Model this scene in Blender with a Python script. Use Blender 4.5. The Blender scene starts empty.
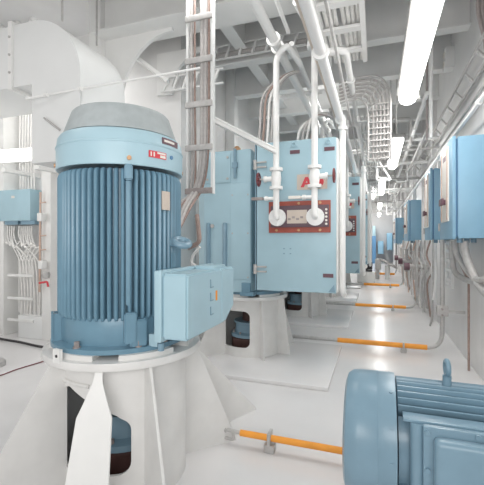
import bpy, bmesh, math, random
from mathutils import Vector, Matrix
random.seed(7)
V = Vector
SC = bpy.context.scene
COL = SC.collection
PI = math.pi
R = math.radians

# ------------------------------------------------------------------ camera
F = 380.0
YAW = math.atan(134 / 380)
CA, SA = math.cos(YAW), math.sin(YAW)
EYE = 1.6
cam_d = bpy.data.cameras.new('camera')
cam_d.sensor_width = 36
cam_d.sensor_fit = 'HORIZONTAL'
cam_d.lens = 36 * F / 484
cam_d.shift_y = -1.5 / 484
cam_d.clip_start = 0.05
cam = bpy.data.objects.new('camera', cam_d)
COL.objects.link(cam)
cam.location = (0, 0, EYE)
cam.rotation_euler = (PI / 2, 0, YAW)
SC.camera = cam


def ray(u, v):
    p, q = (u - 242) / F, (241 - v) / F
    return V((p * CA - SA, p * SA + CA, q))


def atY(u, v, y):
    r = ray(u, v)
    return V((0, 0, EYE)) + r * (y / r.y)


def atX(u, v, x):
    r = ray(u, v)
    return V((0, 0, EYE)) + r * (x / r.x)


def atZ(u, v, z):
    r = ray(u, v)
    return V((0, 0, EYE)) + r * ((z - EYE) / r.z)


# ------------------------------------------------------------------ materials
def mat(name, col, rough=.5, metal=0.0, noise=.04, scale=6.0, bump=0.0, bscale=60.0, spec=.5, coat=0.0):
    m = bpy.data.materials.new(name)
    m.use_nodes = True
    nt = m.node_tree
    b = nt.nodes['Principled BSDF']
    b.inputs['Roughness'].default_value = rough
    b.inputs['Metallic'].default_value = metal
    b.inputs['Specular IOR Level'].default_value = spec
    b.inputs['Coat Weight'].default_value = coat
    tc = nt.nodes.new('ShaderNodeTexCoord')
    n = nt.nodes.new('ShaderNodeTexNoise')
    n.inputs['Scale'].default_value = scale
    n.inputs['Detail'].default_value = 4
    nt.links.new(tc.outputs['Object'], n.inputs['Vector'])
    rp = nt.nodes.new('ShaderNodeValToRGB')
    rp.color_ramp.elements[0].position = .3
    rp.color_ramp.elements[1].position = .7
    rp.color_ramp.elements[0].color = tuple(max(0, c * (1 - noise)) for c in col) + (1,)
    rp.color_ramp.elements[1].color = tuple(min(1, c * (1 + noise)) for c in col) + (1,)
    nt.links.new(n.outputs['Fac'], rp.inputs['Fac'])
    nt.links.new(rp.outputs['Color'], b.inputs['Base Color'])
    if bump:
        n2 = nt.nodes.new('ShaderNodeTexNoise')
        n2.inputs['Scale'].default_value = bscale
        nt.links.new(tc.outputs['Object'], n2.inputs['Vector'])
        bp = nt.nodes.new('ShaderNodeBump')
        bp.inputs['Strength'].default_value = bump
        bp.inputs['Distance'].default_value = .01
        nt.links.new(n2.outputs['Fac'], bp.inputs['Height'])
        nt.links.new(bp.outputs['Normal'], b.inputs['Normal'])
    return m


def emit(name, col, s):
    m = mat(name, col, .4)
    b = m.node_tree.nodes['Principled BSDF']
    b.inputs['Emission Color'].default_value = col + (1,)
    b.inputs['Emission Strength'].default_value = s
    return m


M = dict(
    motor=mat('blue_motor_paint', (.155, .285, .375), .32, 0, .05, 9, .05, 90),
    cabinet=mat('light_blue_paint', (.385, .555, .63), .36, 0, .03, 5, .05, 120),
    horiz=mat('grey_blue_paint', (.205, .325, .41), .30, 0, .05, 7, .04, 90),
    box=mat('control_box_blue', (.235, .425, .57), .38, 0, .04, 4),
    deepblue=mat('deep_blue_paint', (.10, .24, .42), .4),
    white=mat('white_paint', (.80, .80, .785), .42, 0, .03, 5, .04, 40),
    whitepipe=mat('white_pipe_paint', (.84, .84, .83), .35, 0, .02, 8),
    duct=mat('white_duct_cladding', (.76, .77, .765), .5, 0, .02, 3),
    ped=mat('pedestal_white_paint', (.74, .735, .72), .42, 0, .05, 5, .08, 30),
    floor=mat('white_deck_paint', (.74, .73, .73), .22, 0, .05, 1.2, .03, 6),
    wall=mat('white_wall_paint', (.74, .735, .73), .5, 0, .04, 2),
    ceil=mat('grey_ceiling_panel', (.60, .60, .605), .6, 0, .05, 1.5),
    beam=mat('pale_beam_paint', (.80, .80, .79), .5, 0, .03, 3),
    cap=mat('grey_cap_plate', (.38, .42, .43), .55, 0, .08, 14, .1, 120),
    steel=mat('galvanised_steel', (.50, .49, .48), .45, .3, .1, 20),
    dsteel=mat('dull_clamp_steel', (.34, .30, .29), .5, .2, .15, 25),
    cable=mat('grey_cable_sheath', (.47, .45, .44), .5, 0, .1, 30),
    wcable=mat('white_cable_sheath', (.78, .77, .75), .5, 0, .05, 20),
    bcable=mat('brown_cable_sheath', (.33, .24, .21), .55, 0, .15, 20),
    black=mat('black_rubber', (.03, .027, .03), .5),
    dark=mat('dark_interior', (.06, .045, .05), .6),
    dbrown=mat('brown_coupling_steel', (.10, .05, .045), .45, .2, .2, 14),
    orange=mat('orange_padding', (.90, .36, .045), .55, 0, .06, 10),
    red=mat('red_print', (.66, .06, .08), .5),
    redplate=mat('red_brown_end_plate', (.36, .085, .06), .45, 0, .12, 10),
    plum=mat('dark_plum_plate', (.13, .08, .10), .45),
    tag=mat('dark_name_tag', (.14, .07, .09), .45),
    brass=mat('brass_bolt', (.50, .30, .17), .4, .5, .1, 30),
    handw=mat('dark_red_handwheel', (.17, .035, .04), .45),
    beige=mat('beige_sign_plate', (.60, .52, .45), .5),
    paper=mat('pale_label', (.78, .75, .70), .5),
    pink=mat('copper_conduit', (.62, .45, .37), .5, .1, .1, 20),
    lamp=emit('lamp_diffuser', (1.0, .99, .96), 6.0),
    lamp2=emit('strip_lamp_tube', (1.0, .985, .95), 1.6),
)


# ------------------------------------------------------------------ mesh builder
class MB:
    def __init__(s):
        s.bm = bmesh.new()

    def box(s, lo, hi, bev=0.0, rot=None, piv=None, seg=2):
        lo, hi = V(lo), V(hi)
        c = (lo + hi) / 2
        d = hi - lo
        r = bmesh.ops.create_cube(s.bm, size=1.0)
        vs = r['verts']
        for v in vs:
            v.co = V((v.co.x * d.x, v.co.y * d.y, v.co.z * d.z)) + c
        if bev > 0:
            es = list({e for v in vs for e in v.link_edges})
            q = bmesh.ops.bevel(s.bm, geom=es, offset=min(bev, min(abs(d.x), abs(d.y), abs(d.z)) * .45), segments=seg, affect='EDGES', profile=.6)
            vs = list({v for f in q['faces'] for v in f.verts} | {v for v in vs if v.is_valid})
        if rot is not None:
            p = V(piv) if piv is not None else c
            for v in vs:
                v.co = rot @ (v.co - p) + p
        return s

    def obox(s, c, ax, ay, az, d, bev=0.0):
        """box with its own axes; d = full sizes"""
        r = bmesh.ops.create_cube(s.bm, size=1.0)
        vs = r['verts']
        c = V(c)
        ax, ay, az = V(ax).normalized(), V(ay).normalized(), V(az).normalized()
        for v in vs:
            v.co = c + ax * v.co.x * d[0] + ay * v.co.y * d[1] + az * v.co.z * d[2]
        if bev > 0:
            es = list({e for v in vs for e in v.link_edges})
            bmesh.ops.bevel(s.bm, geom=es, offset=bev, segments=2, affect='EDGES')
        return s

    def bar(s, p, q, w, h=None, up=(0, 0, 1)):
        p, q = V(p), V(q)
        h = h or w
        t = (q - p)
        L = t.length
        t.normalize()
        u = V(up)
        sd = t.cross(u)
        if sd.length < 1e-4:
            sd = t.cross(V((1, 0, 0)))
        sd.normalize()
        u = sd.cross(t)
        return s.obox((p + q) / 2, t, sd, u, (L, w, h))

    def tube(s, pts, r, seg=10, fillet=0.0, fs=5, caps=True, radii=None):
        pts = [V(p) for p in pts]
        if fillet > 0 and len(pts) > 2:
            out = [pts[0]]
            for i in range(1, len(pts) - 1):
                a, b, c = pts[i - 1], pts[i], pts[i + 1]
                d1, d2 = (a - b), (c - b)
                f = min(fillet, d1.length * .49, d2.length * .49)
                p1, p2 = b + d1.normalized() * f, b + d2.normalized() * f
                for k in range(fs + 1):
                    t = k / fs
                    out.append(p1 * (1 - t) ** 2 + b * 2 * t * (1 - t) + p2 * t * t)
            out.append(pts[-1])
            pts = out
        n = len(pts)
        T = []
        for i in range(n):
            t = pts[min(i + 1, n - 1)] - pts[max(i - 1, 0)]
            T.append(t.normalized() if t.length > 1e-9 else V((0, 0, 1)))
        up = V((0, 0, 1)) if abs(T[0].z) < .9 else V((1, 0, 0))
        N = (up - T[0] * up.dot(T[0])).normalized()
        rings = []
        for i in range(n):
            if i:
                N = N - T[i] * N.dot(T[i])
                N = N.normalized() if N.length > 1e-6 else T[i].orthogonal().normalized()
            B = T[i].cross(N)
            rr = radii[i] if radii else r
            rings.append([s.bm.verts.new(pts[i] + (N * math.cos(2 * PI * k / seg) + B * math.sin(2 * PI * k / seg)) * rr) for k in range(seg)])
        for i in range(n - 1):
            for k in range(seg):
                s.bm.faces.new((rings[i][k], rings[i][(k + 1) % seg], rings[i + 1][(k + 1) % seg], rings[i + 1][k]))
        if caps:
            s.bm.faces.new(rings[0][::-1])
            s.bm.faces.new(rings[-1])
        return s

    def cyl(s, p, q, r, seg=16):
        return s.tube([p, q], r, seg)

    def spline(s, pts, r, seg=8, sub=6):
        pts = [V(p) for p in pts]
        P = [pts[0] * 2 - pts[1]] + pts + [pts[-1] * 2 - pts[-2]]
        out = []
        for i in range(1, len(P) - 2):
            for k in range(sub):
                t = k / sub
                a, b, c, d = P[i - 1], P[i], P[i + 1], P[i + 2]
                out.append(.5 * ((2 * b) + (c - a) * t + (2 * a - 5 * b + 4 * c - d) * t * t + (3 * b - a - 3 * c + d) * t ** 3))
        out.append(pts[-1])
        return s.tube(out, r, seg)

    def lathe(s, prof, c, axis='z', seg=64, a0=0, a1=2 * PI, close=False):
        """prof: list of (radius, height) around axis through c"""
        c = V(c)
        full = abs(a1 - a0 - 2 * PI) < 1e-6
        n = seg if full else seg + 1
        rows = []
        for r, h in prof:
            row = []
            for k in range(n):
                a = a0 + (a1 - a0) * k / seg
                if axis == 'z':
                    p = V((r * math.cos(a), r * math.sin(a), h))
                elif axis == 'x':
                    p = V((h, r * math.cos(a), r * math.sin(a)))
                else:
                    p = V((r * math.cos(a), h, r * math.sin(a)))
                row.append(s.bm.verts.new(c + p))
            rows.append(row)
        idx = list(range(len(rows) - 1))
        pairs = [(i, i + 1) for i in idx]
        if close:
            pairs.append((len(rows) - 1, 0))
        for i, j in pairs:
            for k in range(seg):
                k2 = (k + 1) % n
                s.bm.faces.new((rows[i][k], rows[i][k2], rows[j][k2], rows[j][k]))
        if not full and close:
            s.bm.faces.new([rw[0] for rw in rows])
            s.bm.faces.new([rw[-1] for rw in rows][::-1])
        if full and not close:
            if prof[0][0] > 1e-6:
                s.bm.faces.new(rows[0][::-1])
            if prof[-1][0] > 1e-6:
                s.bm.faces.new(rows[-1])
        return s

    def torus(s, c, ax, R0, r, seg=24, ms=8):
        ax = V(ax).normalized()
        e1 = ax.orthogonal().normalized()
        e2 = ax.cross(e1)
        c = V(c)
        rows = []
        for i in range(seg):
            a = 2 * PI * i / seg
            d = e1 * math.cos(a) + e2 * math.sin(a)
            rows.append([s.bm.verts.new(c + d * (R0 + r * math.cos(2 * PI * k / ms)) + ax * r * math.sin(2 * PI * k / ms)) for k in range(ms)])
        for i in range(seg):
            for k in range(ms):
                s.bm.faces.new((rows[i][k], rows[(i + 1) % seg][k], rows[(i + 1) % seg][(k + 1) % ms], rows[i][(k + 1) % ms]))
        return s

    def prism(s, poly, d):
        """3-D polygon extruded by vector d"""
        d = V(d)
        a = [s.bm.verts.new(V(p)) for p in poly]
        b = [s.bm.verts.new(V(p) + d) for p in poly]
        n = len(a)
        s.bm.faces.new(a)
        s.bm.faces.new(b[::-1])
        for i in range(n):
            s.bm.faces.new((a[i], b[i], b[(i + 1) % n], a[(i + 1) % n]))
        return s

    def build(s, name, m, parent=None, ang=35, loc=None):
        bmesh.ops.recalc_face_normals(s.bm, faces=s.bm.faces)
        off = V((0, 0, 0))
        if parent is not None:
            q = parent
            while q is not None:
                off += q.location
                q = q.parent
        elif loc is not None:
            off = V(loc)
        else:
            xs = [v.co for v in s.bm.verts]
            lo = V((min(c[i] for c in xs) for i in range(3)))
            hi = V((max(c[i] for c in xs) for i in range(3)))
            off = V(((lo.x + hi.x) / 2, (lo.y + hi.y) / 2, lo.z))
        for v in s.bm.verts:
            v.co -= off
        me = bpy.data.meshes.new(name)
        s.bm.to_mesh(me)
        s.bm.free()
        me.shade_smooth()
        me.set_sharp_from_angle(angle=R(ang))
        me.materials.append(m if not isinstance(m, str) else M[m])
        o = bpy.data.objects.new(name, me)
        COL.objects.link(o)
        if parent is not None:
            o.parent = parent
        else:
            o.location = off
        return o


def tag(o, label=None, cat=None, group=None, kind=None):
    if label:
        o['label'] = label
    if cat:
        o['category'] = cat
    if group:
        o['group'] = group
    if kind:
        o['kind'] = kind
    return o


def thing(name, label, cat, loc, group=None):
    o = bpy.data.objects.new(name, None)
    o.empty_display_size = .1
    COL.objects.link(o)
    o.location = loc
    return tag(o, label, cat, group)


def struct(name, mb, m, ang=35):
    o = mb.build(name, m, ang=ang)
    o['kind'] = 'structure'
    return o


KIDS = {}


def copy_tree(o, label=None, loc=None):
    allo = list(SC.objects)
    ch = {}
    for q in allo:
        if q.parent is not None:
            ch.setdefault(q.parent.name, []).append(q)

    def rec(a, par):
        c = a.copy()
        COL.objects.link(c)
        if par is not None:
            c.parent = par
        for k in ch.get(a.name, []):
            rec(k, c)
        return c
    c = rec(o, None)
    if label:
        c['label'] = label
    if loc is not None:
        c.location = loc
    return c


def cut(o, cutter_mb):
    """boolean difference baked into the mesh"""
    me = bpy.data.meshes.new('cut')
    bmesh.ops.recalc_face_normals(cutter_mb.bm, faces=cutter_mb.bm.faces)
    cutter_mb.bm.to_mesh(me)
    cutter_mb.bm.free()
    c = bpy.data.objects.new('cut', me)
    COL.objects.link(c)
    md = o.modifiers.new('b', 'BOOLEAN')
    md.object = c
    md.solver = 'EXACT'
    bpy.context.view_layer.update()
    dg = bpy.context.evaluated_depsgraph_get()
    nm = bpy.data.meshes.new_from_object(o.evaluated_get(dg))
    o.modifiers.clear()
    o.data = nm
    bpy.data.objects.remove(c)
    nm.shade_smooth()
    nm.set_sharp_from_angle(angle=R(35))


# ------------------------------------------------------------------ the setting
XW = 1.15          # right wall
YB = 5.05          # cross wall on the left
XM = -2.75         # wall behind the row of machines
ZC = 5.0
YE = 30.0
b = MB(); b.box((-7, -1.5, -.1), (XW + .1, YE, 0)); struct('floor', b, 'floor')
b = MB(); b.box((-7, -.6, ZC), (XW + .1, YE, ZC + .1)); struct('ceiling', b, 'ceil')
b = MB(); b.box((XW, -.6, 0), (XW + .1, YE, ZC)); struct('wall_right', b, 'wall')
b = MB(); b.box((-7, YB, 0), (XM, YB + .12, ZC)); struct('wall_left_cross', b, 'wall')
b = MB(); b.box((XM - .12, YB + .12, 0), (XM, YE, ZC)); struct('wall_left', b, 'wall')
b = MB(); b.box((-7.1, -.6, 0), (-7, YB, ZC)); struct('wall_left_outer', b, 'wall')
b = MB(); b.box((XM, YE, 0), (XW, YE + .1, ZC)); struct('wall_end', b, 'wall')

# transverse ceiling beams: web, bottom flange and knee brackets
tn = 1
ys = [3.05 + 1.3 * i for i in range(14)]
for i, y in enumerate(ys):
    b = MB()
    zb = 4.4
    x0 = XM if y > YB else (-3.6 if i == 1 else -7)
    b.box((x0, y - .01, zb), (XW, y + .01, ZC))
    fw = .24 if i == 1 else .09
    b.box((x0, y - fw, zb - .02), (XW, y + fw, zb))
    struct('trim_%d' % tn, b, 'beam'); tn += 1
# longitudinal girder under the ceiling over the machines
b = MB(); b.box((-1.95, -.5, 4.55), (-1.93, YE, ZC)); b.box((-2.03, -.5, 4.53), (-1.85, YE, 4.55)); struct('trim_%d' % tn, b, 'beam'); tn += 1


def bracket(x, y, w, h, zt, t=.05):
    """knee plate with a concave inner curve, in the plane of a beam"""
    P = [(x, y, zt), (x, y, zt - h)]
    P.append((x + .25, y, zt - h))
    for k in range(0, 11):
        a = k / 10 * PI / 2
        P.append((x + .25 + (w - .25) * (1 - math.cos(a)), y, zt - h + (h - .06) * math.sin(a)))
    P.append((x + w, y, zt))
    b = MB(); b.prism(P, (0, t, 0))
    return b


struct('trim_%d' % tn, bracket(-3.55, 4.35, 1.05, .98, 4.4), 'beam'); tn += 1
b = MB(); b.box((-3.74, 4.25, 0), (-3.55, 4.45, ZC), .005); struct('trim_%d' % tn, b, 'beam'); tn += 1
struct('trim_%d' % tn, bracket(-3.1, 4.95, .75, .62, 4.4), 'beam'); tn += 1
for y in (5.65, 6.95, 9.55, 12.15):
    b = MB(); b.box((XM, y - .1, 0), (XM + .18, y + .1, ZC), .005); struct('trim_%d' % tn, b, 'beam'); tn += 1
# wall frames on the right
for y in (8.5, 10.2, 12.6, 15.2, 18.0, 21, 24):
    b = MB(); b.box((XW - .09, y - .012, 0), (XW, y + .012, ZC)); b.box((XW - .1, y - .05, 0), (XW - .09, y + .05, ZC))
    struct('trim_%d' % tn, b, 'wall'); tn += 1
# posts by the cables on the left
for u0, u1 in ((43, 52), (-6, 5)):
    p, q = atY(u0, 250, 4.75), atY(u1, 250, 4.75)
    b = MB(); b.box((p.x, 4.72, 0), (q.x, YB, ZC), .01); struct('trim_%d' % tn, b, 'white'); tn += 1
# low pads under the row of machines
for k, y in enumerate((5.2, 8.25, 11.3, 14.35)):
    b = MB(); b.box((XM, y - 1.1, 0), (-.48, y + .65, .045), .01); struct('trim_%d' % tn, b, 'floor'); tn += 1

# ------------------------------------------------------------------ tall vertical motor
MC = V((-1.683, 2.237, 0))


def polar(c, r, a, z):
    return V((c.x + r * math.cos(R(a)), c.y + r * math.sin(R(a)), z))


vm = thing('vertical_motor', 'tall round blue vertical motor with ribbed casing under a grey cone cap', 'motor', (MC.x, MC.y, .93))
vm.scale = (.965, .965, 1)
b = MB(); b.lathe([(.30, .93), (.465, .93), (.465, .958), (.40, .965)], MC, seg=72); bf = b.build('base_flange', 'motor', vm)
b = MB(); b.lathe([(.39, .955), (.40, .962), (.405, 1.0), (.405, 1.09), (.395, 1.13), (.30, 1.13)], MC, seg=72)
for a in (-133, -40, 30, 100, 175):
    for da in (0,):
        c = polar(MC, .415, a, 0); d = V((math.cos(R(a)), math.sin(R(a)), 0)); t = V((-d.y, d.x, 0))
        b.obox(c + V((0, 0, 1.04)), d, t, V((0, 0, 1)), (.07, .11, .17), .01)
b.build('base_barrel', 'motor', vm)
for a in (-150, -91, -40, -15, 10, 60, 120, 180):
    b = MB(); p = polar(MC, .435, a, .955); b.cyl(p, p + V((0, 0, .012)), .024, 16); b.cyl(p, p + V((0, 0, .042)), .017, 6); b.build('bolt', 'dsteel', bf)
# ribbed casing
b = MB()
NF = 62
poly = []
for i in range(NF):
    a = 360 / NF * i
    for r, da in ((.36, -2.1), (.405, -1.75), (.419, -1.2), (.424, 0), (.419, 1.2), (.405, 1.75), (.36, 2.1)):
        poly.append((r, a + da))
zs = [(1.115, .965), (1.128, .99), (1.15, 1.0), (2.01, 1.0), (2.035, .985), (2.045, .95)]
rows = []
for z, k in zs:
    rows.append([b.bm.verts.new(polar(MC, .365 + (r - .365) * (1 if k == 1 else (k - .9) * 10), a, z)) for r, a in poly])
n = len(poly)
for i in range(len(rows) - 1):
    for k in range(n):
        b.bm.faces.new((rows[i][k], rows[i][(k + 1) % n], rows[i + 1][(k + 1) % n], rows[i + 1][k]))
b.bm.faces.new(rows[0][::-1]); b.bm.faces.new(rows[-1])
b.build('ribbed_casing', 'motor', vm, ang=50)
for a, z0, z1 in ((-48, 1.965, 2.06), (-46.5, .985, 1.17)):
    b = MB(); d = V((math.cos(R(a)), math.sin(R(a)), 0)); t = V((-d.y, d.x, 0))
    b.obox(polar(MC, .43, a, (z0 + z1) / 2), d, t, V((0, 0, 1)), (.06, .075 if z0 < 1.5 else .05, z1 - z0), .008); b.build('casing_lug', 'motor', vm)
b = MB(); a = -48; d = V((math.cos(R(a)), math.sin(R(a)), 0)); t = V((-d.y, d.x, 0))
b.obox(polar(MC, .413, a, 1.6), d, t, V((0, 0, 1)), (.03, .03, .78), .006); b.build('casing_strip', 'motor', vm)
# cowl
b = MB(); b.lathe([(.36, 2.075), (.43, 2.06), (.434, 2.065), (.434, 2.195), (.438, 2.2), (.438, 2.206), (.432, 2.212), (.425, 2.262), (.41, 2.285), (.38, 2.297), (.30, 2.30)], MC, seg=96)
cw = b.build('fan_cowl', 'cabinet', vm)  # lighter blue than the ribs: direct light on the cowl put into colour
for a in (-47.5, 40, 130, 220):
    b = MB(); p, q = polar(MC, .43, a, 2.10), polar(MC, .446, a, 2.10); b.cyl(p, q, .014, 12); b.build('bolt', 'brass', cw)


def curved_plate(c, r, a0, a1, z0, z1, t=.004, n=6):
    b = MB()
    fr, bk = [], []
    for k in range(n + 1):
        a = a0 + (a1 - a0) * k / n
        fr.append((b.bm.verts.new(polar(c, r + t, a, z0)), b.bm.verts.new(polar(c, r + t, a, z1))))
        bk.append((b.bm.verts.new(polar(c, r, a, z0)), b.bm.verts.new(polar(c, r, a, z1))))
    for k in range(n):
        b.bm.faces.new((fr[k][0], fr[k + 1][0], fr[k + 1][1], fr[k][1]))
        b.bm.faces.new((bk[k][0], bk[k][1], bk[k + 1][1], bk[k + 1][0]))
        b.bm.faces.new((fr[k][1], fr[k + 1][1], bk[k + 1][1], bk[k][1]))
        b.bm.faces.new((fr[k][0], bk[k][0], bk[k + 1][0], fr[k + 1][0]))
    b.bm.faces.new((fr[0][0], fr[0][1], bk[0][1], bk[0][0]))
    b.bm.faces.new((fr[n][0], bk[n][0], bk[n][1], fr[n][1]))
    return b


lb = curved_plate(MC, .434, -31, -13, 2.12, 2.162).build('red_label', 'red', cw)
tag(lb, 'small red label with pale marks')
for a0, a1, z0, z1 in ((-29.5, -28.3, 2.127, 2.155), (-26.7, -25.4, 2.127, 2.155), (-23, -14, 2.147, 2.158), (-20, -14, 2.125, 2.142)):
    curved_plate(MC, .438, a0, a1, z0, z1, .001, 3).build('label_mark', 'paper', lb)
np_ = curved_plate(MC, .428, -17, 6, 2.222, 2.262, .006).build('maker_plate', 'tag', cw)
curved_plate(MC, .434, -15, -1, 2.236, 2.25, .002, 4).build('plate_lettering', 'paper', np_)
b = MB(); p, q = polar(MC, .43, -6, 2.145), polar(MC, .443, -6, 2.145); b.cyl(p, q, .013, 10); b.build('plug', 'deepblue', cw)
b = MB(); b.lathe([(.392, 2.296), (.392, 2.303), (.338, 2.45), (.326, 2.462), (.0, 2.466)], MC, seg=96); b.build('cone_cap', 'cap', vm)
# small plates on the ribs
b = curved_plate(MC, .425, -17, -7, 1.80, 1.92, .006); b.build('rating_plate', 'beige', vm)
b = curved_plate(MC, .425, -5, 1, 1.42, 1.52, .01); b.build('cover_plate', 'motor', vm)
# lifting eye
b = MB(); c = polar(MC, .505, -3, 1.59); b.torus(c, (.35, -.25, 1), .05, .022, 28, 10); b.cyl(polar(MC, .40, -3, 1.59), polar(MC, .47, -3, 1.59), .03, 12)
b.build('lifting_eye', 'horiz', vm)
# terminal box: lid, body, lower chamfer
tb_x0, tb_x1 = -1.15, -.98
y0, y1, z0, z1 = 1.91, 2.68, 1.03, 1.41
b = MB(); P = [(tb_x0, y0, z0), (tb_x0, y0, z1), (tb_x0, y1, z1), (tb_x0, y1, z0 + .09), (tb_x0, y1 - .17, z0)]
b.prism(P, (tb_x1 - tb_x0, 0, 0))
bmesh.ops.bevel(b.bm, geom=b.bm.edges[:], offset=.012, segments=2, affect='EDGES')
tb = b.build('terminal_box', 'cabinet', vm)
b = MB(); b.box((tb_x0 - .05, y0 - .012, z0 - .02), (tb_x0 + .002, y1 + .015, z1 + .018), .012); b.build('box_flange', 'cabinet', tb)
b = MB(); b.box((tb_x0 - .15, y0 + .18, z0 + .05), (tb_x0 - .04, y1 - .15, z1 - .05), .01); b.build('box_neck', 'motor', tb)
b = MB(); b.box((tb_x0 + .01, 2.33, z1 - .005), (tb_x1 - .02, 2.56, z1 + .022), .01); b.build('top_lug', 'cabinet', tb)
b = MB(); b.box((tb_x1 - .03, 2.435, z0 + .02), (tb_x1 + .004, 2.45, z1 - .0), .003); b.build('seam_strip', 'cabinet', tb)
for k, z in enumerate((1.325, 1.24, 1.15)):
    b = MB(); b.box((tb_x1, 2.235, z - .028), (tb_x1 + .004, 2.243, z + .028)); b.box((tb_x1, 2.243, z - .028), (tb_x1 + .004, 2.285, z - .021)); b.build('etched_mark', 'horiz', tb)
b = MB(); b.box((tb_x1, 2.325, 1.205), (tb_x1 + .003, 2.35, 1.27)); tag(b.build('warning_sticker', 'orange', tb), 'small orange sticker')
b = MB(); b.cyl((tb_x0 - .025, y0 + .03, z0 - .03), (tb_x0 - .025, y0 + .03, z0 - .075), .02, 10); b.build('gland', 'horiz', tb)
# lower angle bracket holding the box
b = MB(); b.box((-1.30, 2.0, .955), (-1.24, 2.03, 1.03)); b.box((-1.30, 2.40, .955), (-1.24, 2.43, 1.03)); b.build('box_bracket', 'cabinet', vm)


# ------------------------------------------------------------------ pedestals
def pedestal(c, label, gus, hole, rr=.52, zt=.9, paddle=None, hz=(.2, .71), hw=.46, slant=0):
    t = thing('motor_pedestal', label, 'pedestal', (c.x, c.y, 0))
    b = MB(); b.lathe([(.40, 0), (.42, 0), (.42, zt - .04), (.40, zt - .04)], c, seg=96, close=True)
    sh = b.build('shell', 'ped', t)
    if hole is not None:
        k = MB()
        d = V((math.cos(R(hole)), math.sin(R(hole)), 0)); s = V((-d.y, d.x, 0))
        P = []
        r = .075
        for cx, cz, a0 in ((hw / 2 - r, hz[1] - r, 0), (-hw / 2 + r, hz[1] - r, 90), (-hw / 2 + r, hz[0] + r, 180), (hw / 2 - r, hz[0] + r, 270)):
            for q in range(7):
                a = R(a0 + 15 * q)
                P.append(V((c.x, c.y, 0)) + d * .2 + s * (cx + r * math.cos(a)) + V((0, 0, cz + r * math.sin(a))))
        if slant:
            for p in P:
                if p.z > (hz[0] + hz[1]) / 2:
                    p.z -= slant * max(0, min(1, ((p - V((c.x, c.y, 0))).dot(s) + .05) / (hw * .5)))
        k.prism(P, d * .5)
        cut(sh, k)
        # raised lip round the top of the opening
        b = MB()
        L = []
        for q in range(13):
            x = -hw / 2 - .06 + (hw * .62) * q / 12
            ang = math.asin(max(-.99, min(.99, x / .425)))
            z = hz[1] + .035 - .05 * (1 if q == 0 else 0) - .012 * q / 12
            L.append(d * .425 * math.cos(ang) + s * .425 * math.sin(ang) + V((c.x, c.y, z)))
        b.spline(L, .013, 8, 3); b.build('opening_lip', 'ped', t)
    b = MB(); b.lathe([(.33, zt - .045), (rr, zt - .045), (rr + .006, zt - .03), (rr, zt), (.33, zt)], c, seg=96, close=True); fl = b.build('top_flange', 'ped', t)
    for k in range(6):
        b = MB(); b.lathe([(.36, zt - .002), (.478, zt - .002), (.478, zt + .03), (.36, zt + .03)], c, seg=12, a0=R(-118 + k * 60), a1=R(-118 + k * 60 + 42), close=True); b.build('shim_pad', 'ped', t)
    for g in gus:
        a, r1 = g[0], g[1]
        d = V((math.cos(R(a)), math.sin(R(a)), 0)); s = V((-d.y, d.x, 0)) * .008
        r0 = g[2] if len(g) > 2 else rr - .015
        C = V((c.x, c.y, 0))
        P = [C + d * .41 + V((0, 0, zt - .045)), C + d * r0 + V((0, 0, zt - .045)), C + d * r1 + V((0, 0, .02)), C + d * r1, C + d * .41]
        b = MB(); b.prism([p - s for p in P], s * 2); b.build('gusset', 'ped', t)
    if paddle:
        a, r1 = paddle
        d = V((math.cos(R(a)), math.sin(R(a)), 0)); s = V((-d.y, d.x, 0))
        C = V((c.x, c.y, 0))

        def on(f, w):
            r = (rr - .02) + (r1 - rr + .02) * f
            return C + d * r + s * w + V((0, 0, (zt - .05) * (1 - f)))
        nrm = (on(0, 0) - on(1, 0)).cross(s).normalized() * .018
        P = [on(0, -.022), on(0, .022), on(.07, .026), on(.27, .098), on(1, .13), on(1, -.13), on(.27, -.098), on(.07, -.026)]
        b = MB(); b.prism([p - nrm / 2 for p in P], nrm)
        bmesh.ops.bevel(b.bm, geom=b.bm.edges[:], offset=.003, segments=2, affect='EDGES')
        b.build('face_plate', 'white', t)
    return t, fl


MP = V((-1.665, 2.25, 0))
p1, fl1 = pedestal(MP, 'big white pedestal with flared gussets under the tall ribbed motor', [(-37, .80), (46, .86), (64, 1.33), (-112, 1.02), (120, 1.0), (180, 1.0)], -82, paddle=(-70, .78), slant=.17)
b = MB(); p = polar(MP, .515, -101, .925); d = V((math.cos(R(-101)), math.sin(R(-101)), 0)); t_ = V((-d.y, d.x, 0))
b.obox(p, d, t_, V((0, 0, 1)), (.015, .055, .075), .003); lug = b.build('jacking_lug', 'white', p1)
b = MB(); b.cyl(p + d * .006, p + d * .011, .009, 12); b.build('lug_hole', 'black', lug)


def coupling(c, label):
    t = thing('shaft_coupling', label, 'coupling', (c.x, c.y, 0))
    b = MB(); b.lathe([(0, 0), (.33, 0), (.33, .05), (.30, .07), (.0, .07)], c, seg=40); b.build('seal_plate', 'steel', t)
    b = MB(); b.lathe([(.26, .07), (.27, .09), (.27, .24), (.25, .26), (0, .26)], c, seg=40); b.build('lower_hub', 'dbrown', t)
    b = MB(); b.lathe([(.28, .26), (.28, .30), (.22, .32), (.21, .44), (.24, .45), (.24, .47), (0, .47)], c, seg=40); b.build('coupling_sleeve', 'horiz', t)
    b = MB(); b.lathe([(.12, .47), (.12, .62), (.16, .63), (.16, .70), (.07, .71), (.07, .9), (0, .9)], c, seg=32); b.build('shaft', 'dbrown', t)
    for k in range(10):
        b = MB(); p = polar(c, .25, k * 36, .30); b.cyl(p, p + V((0, 0, .035)), .014, 6); b.build('bolt', 'dsteel', t)
    return t


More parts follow.
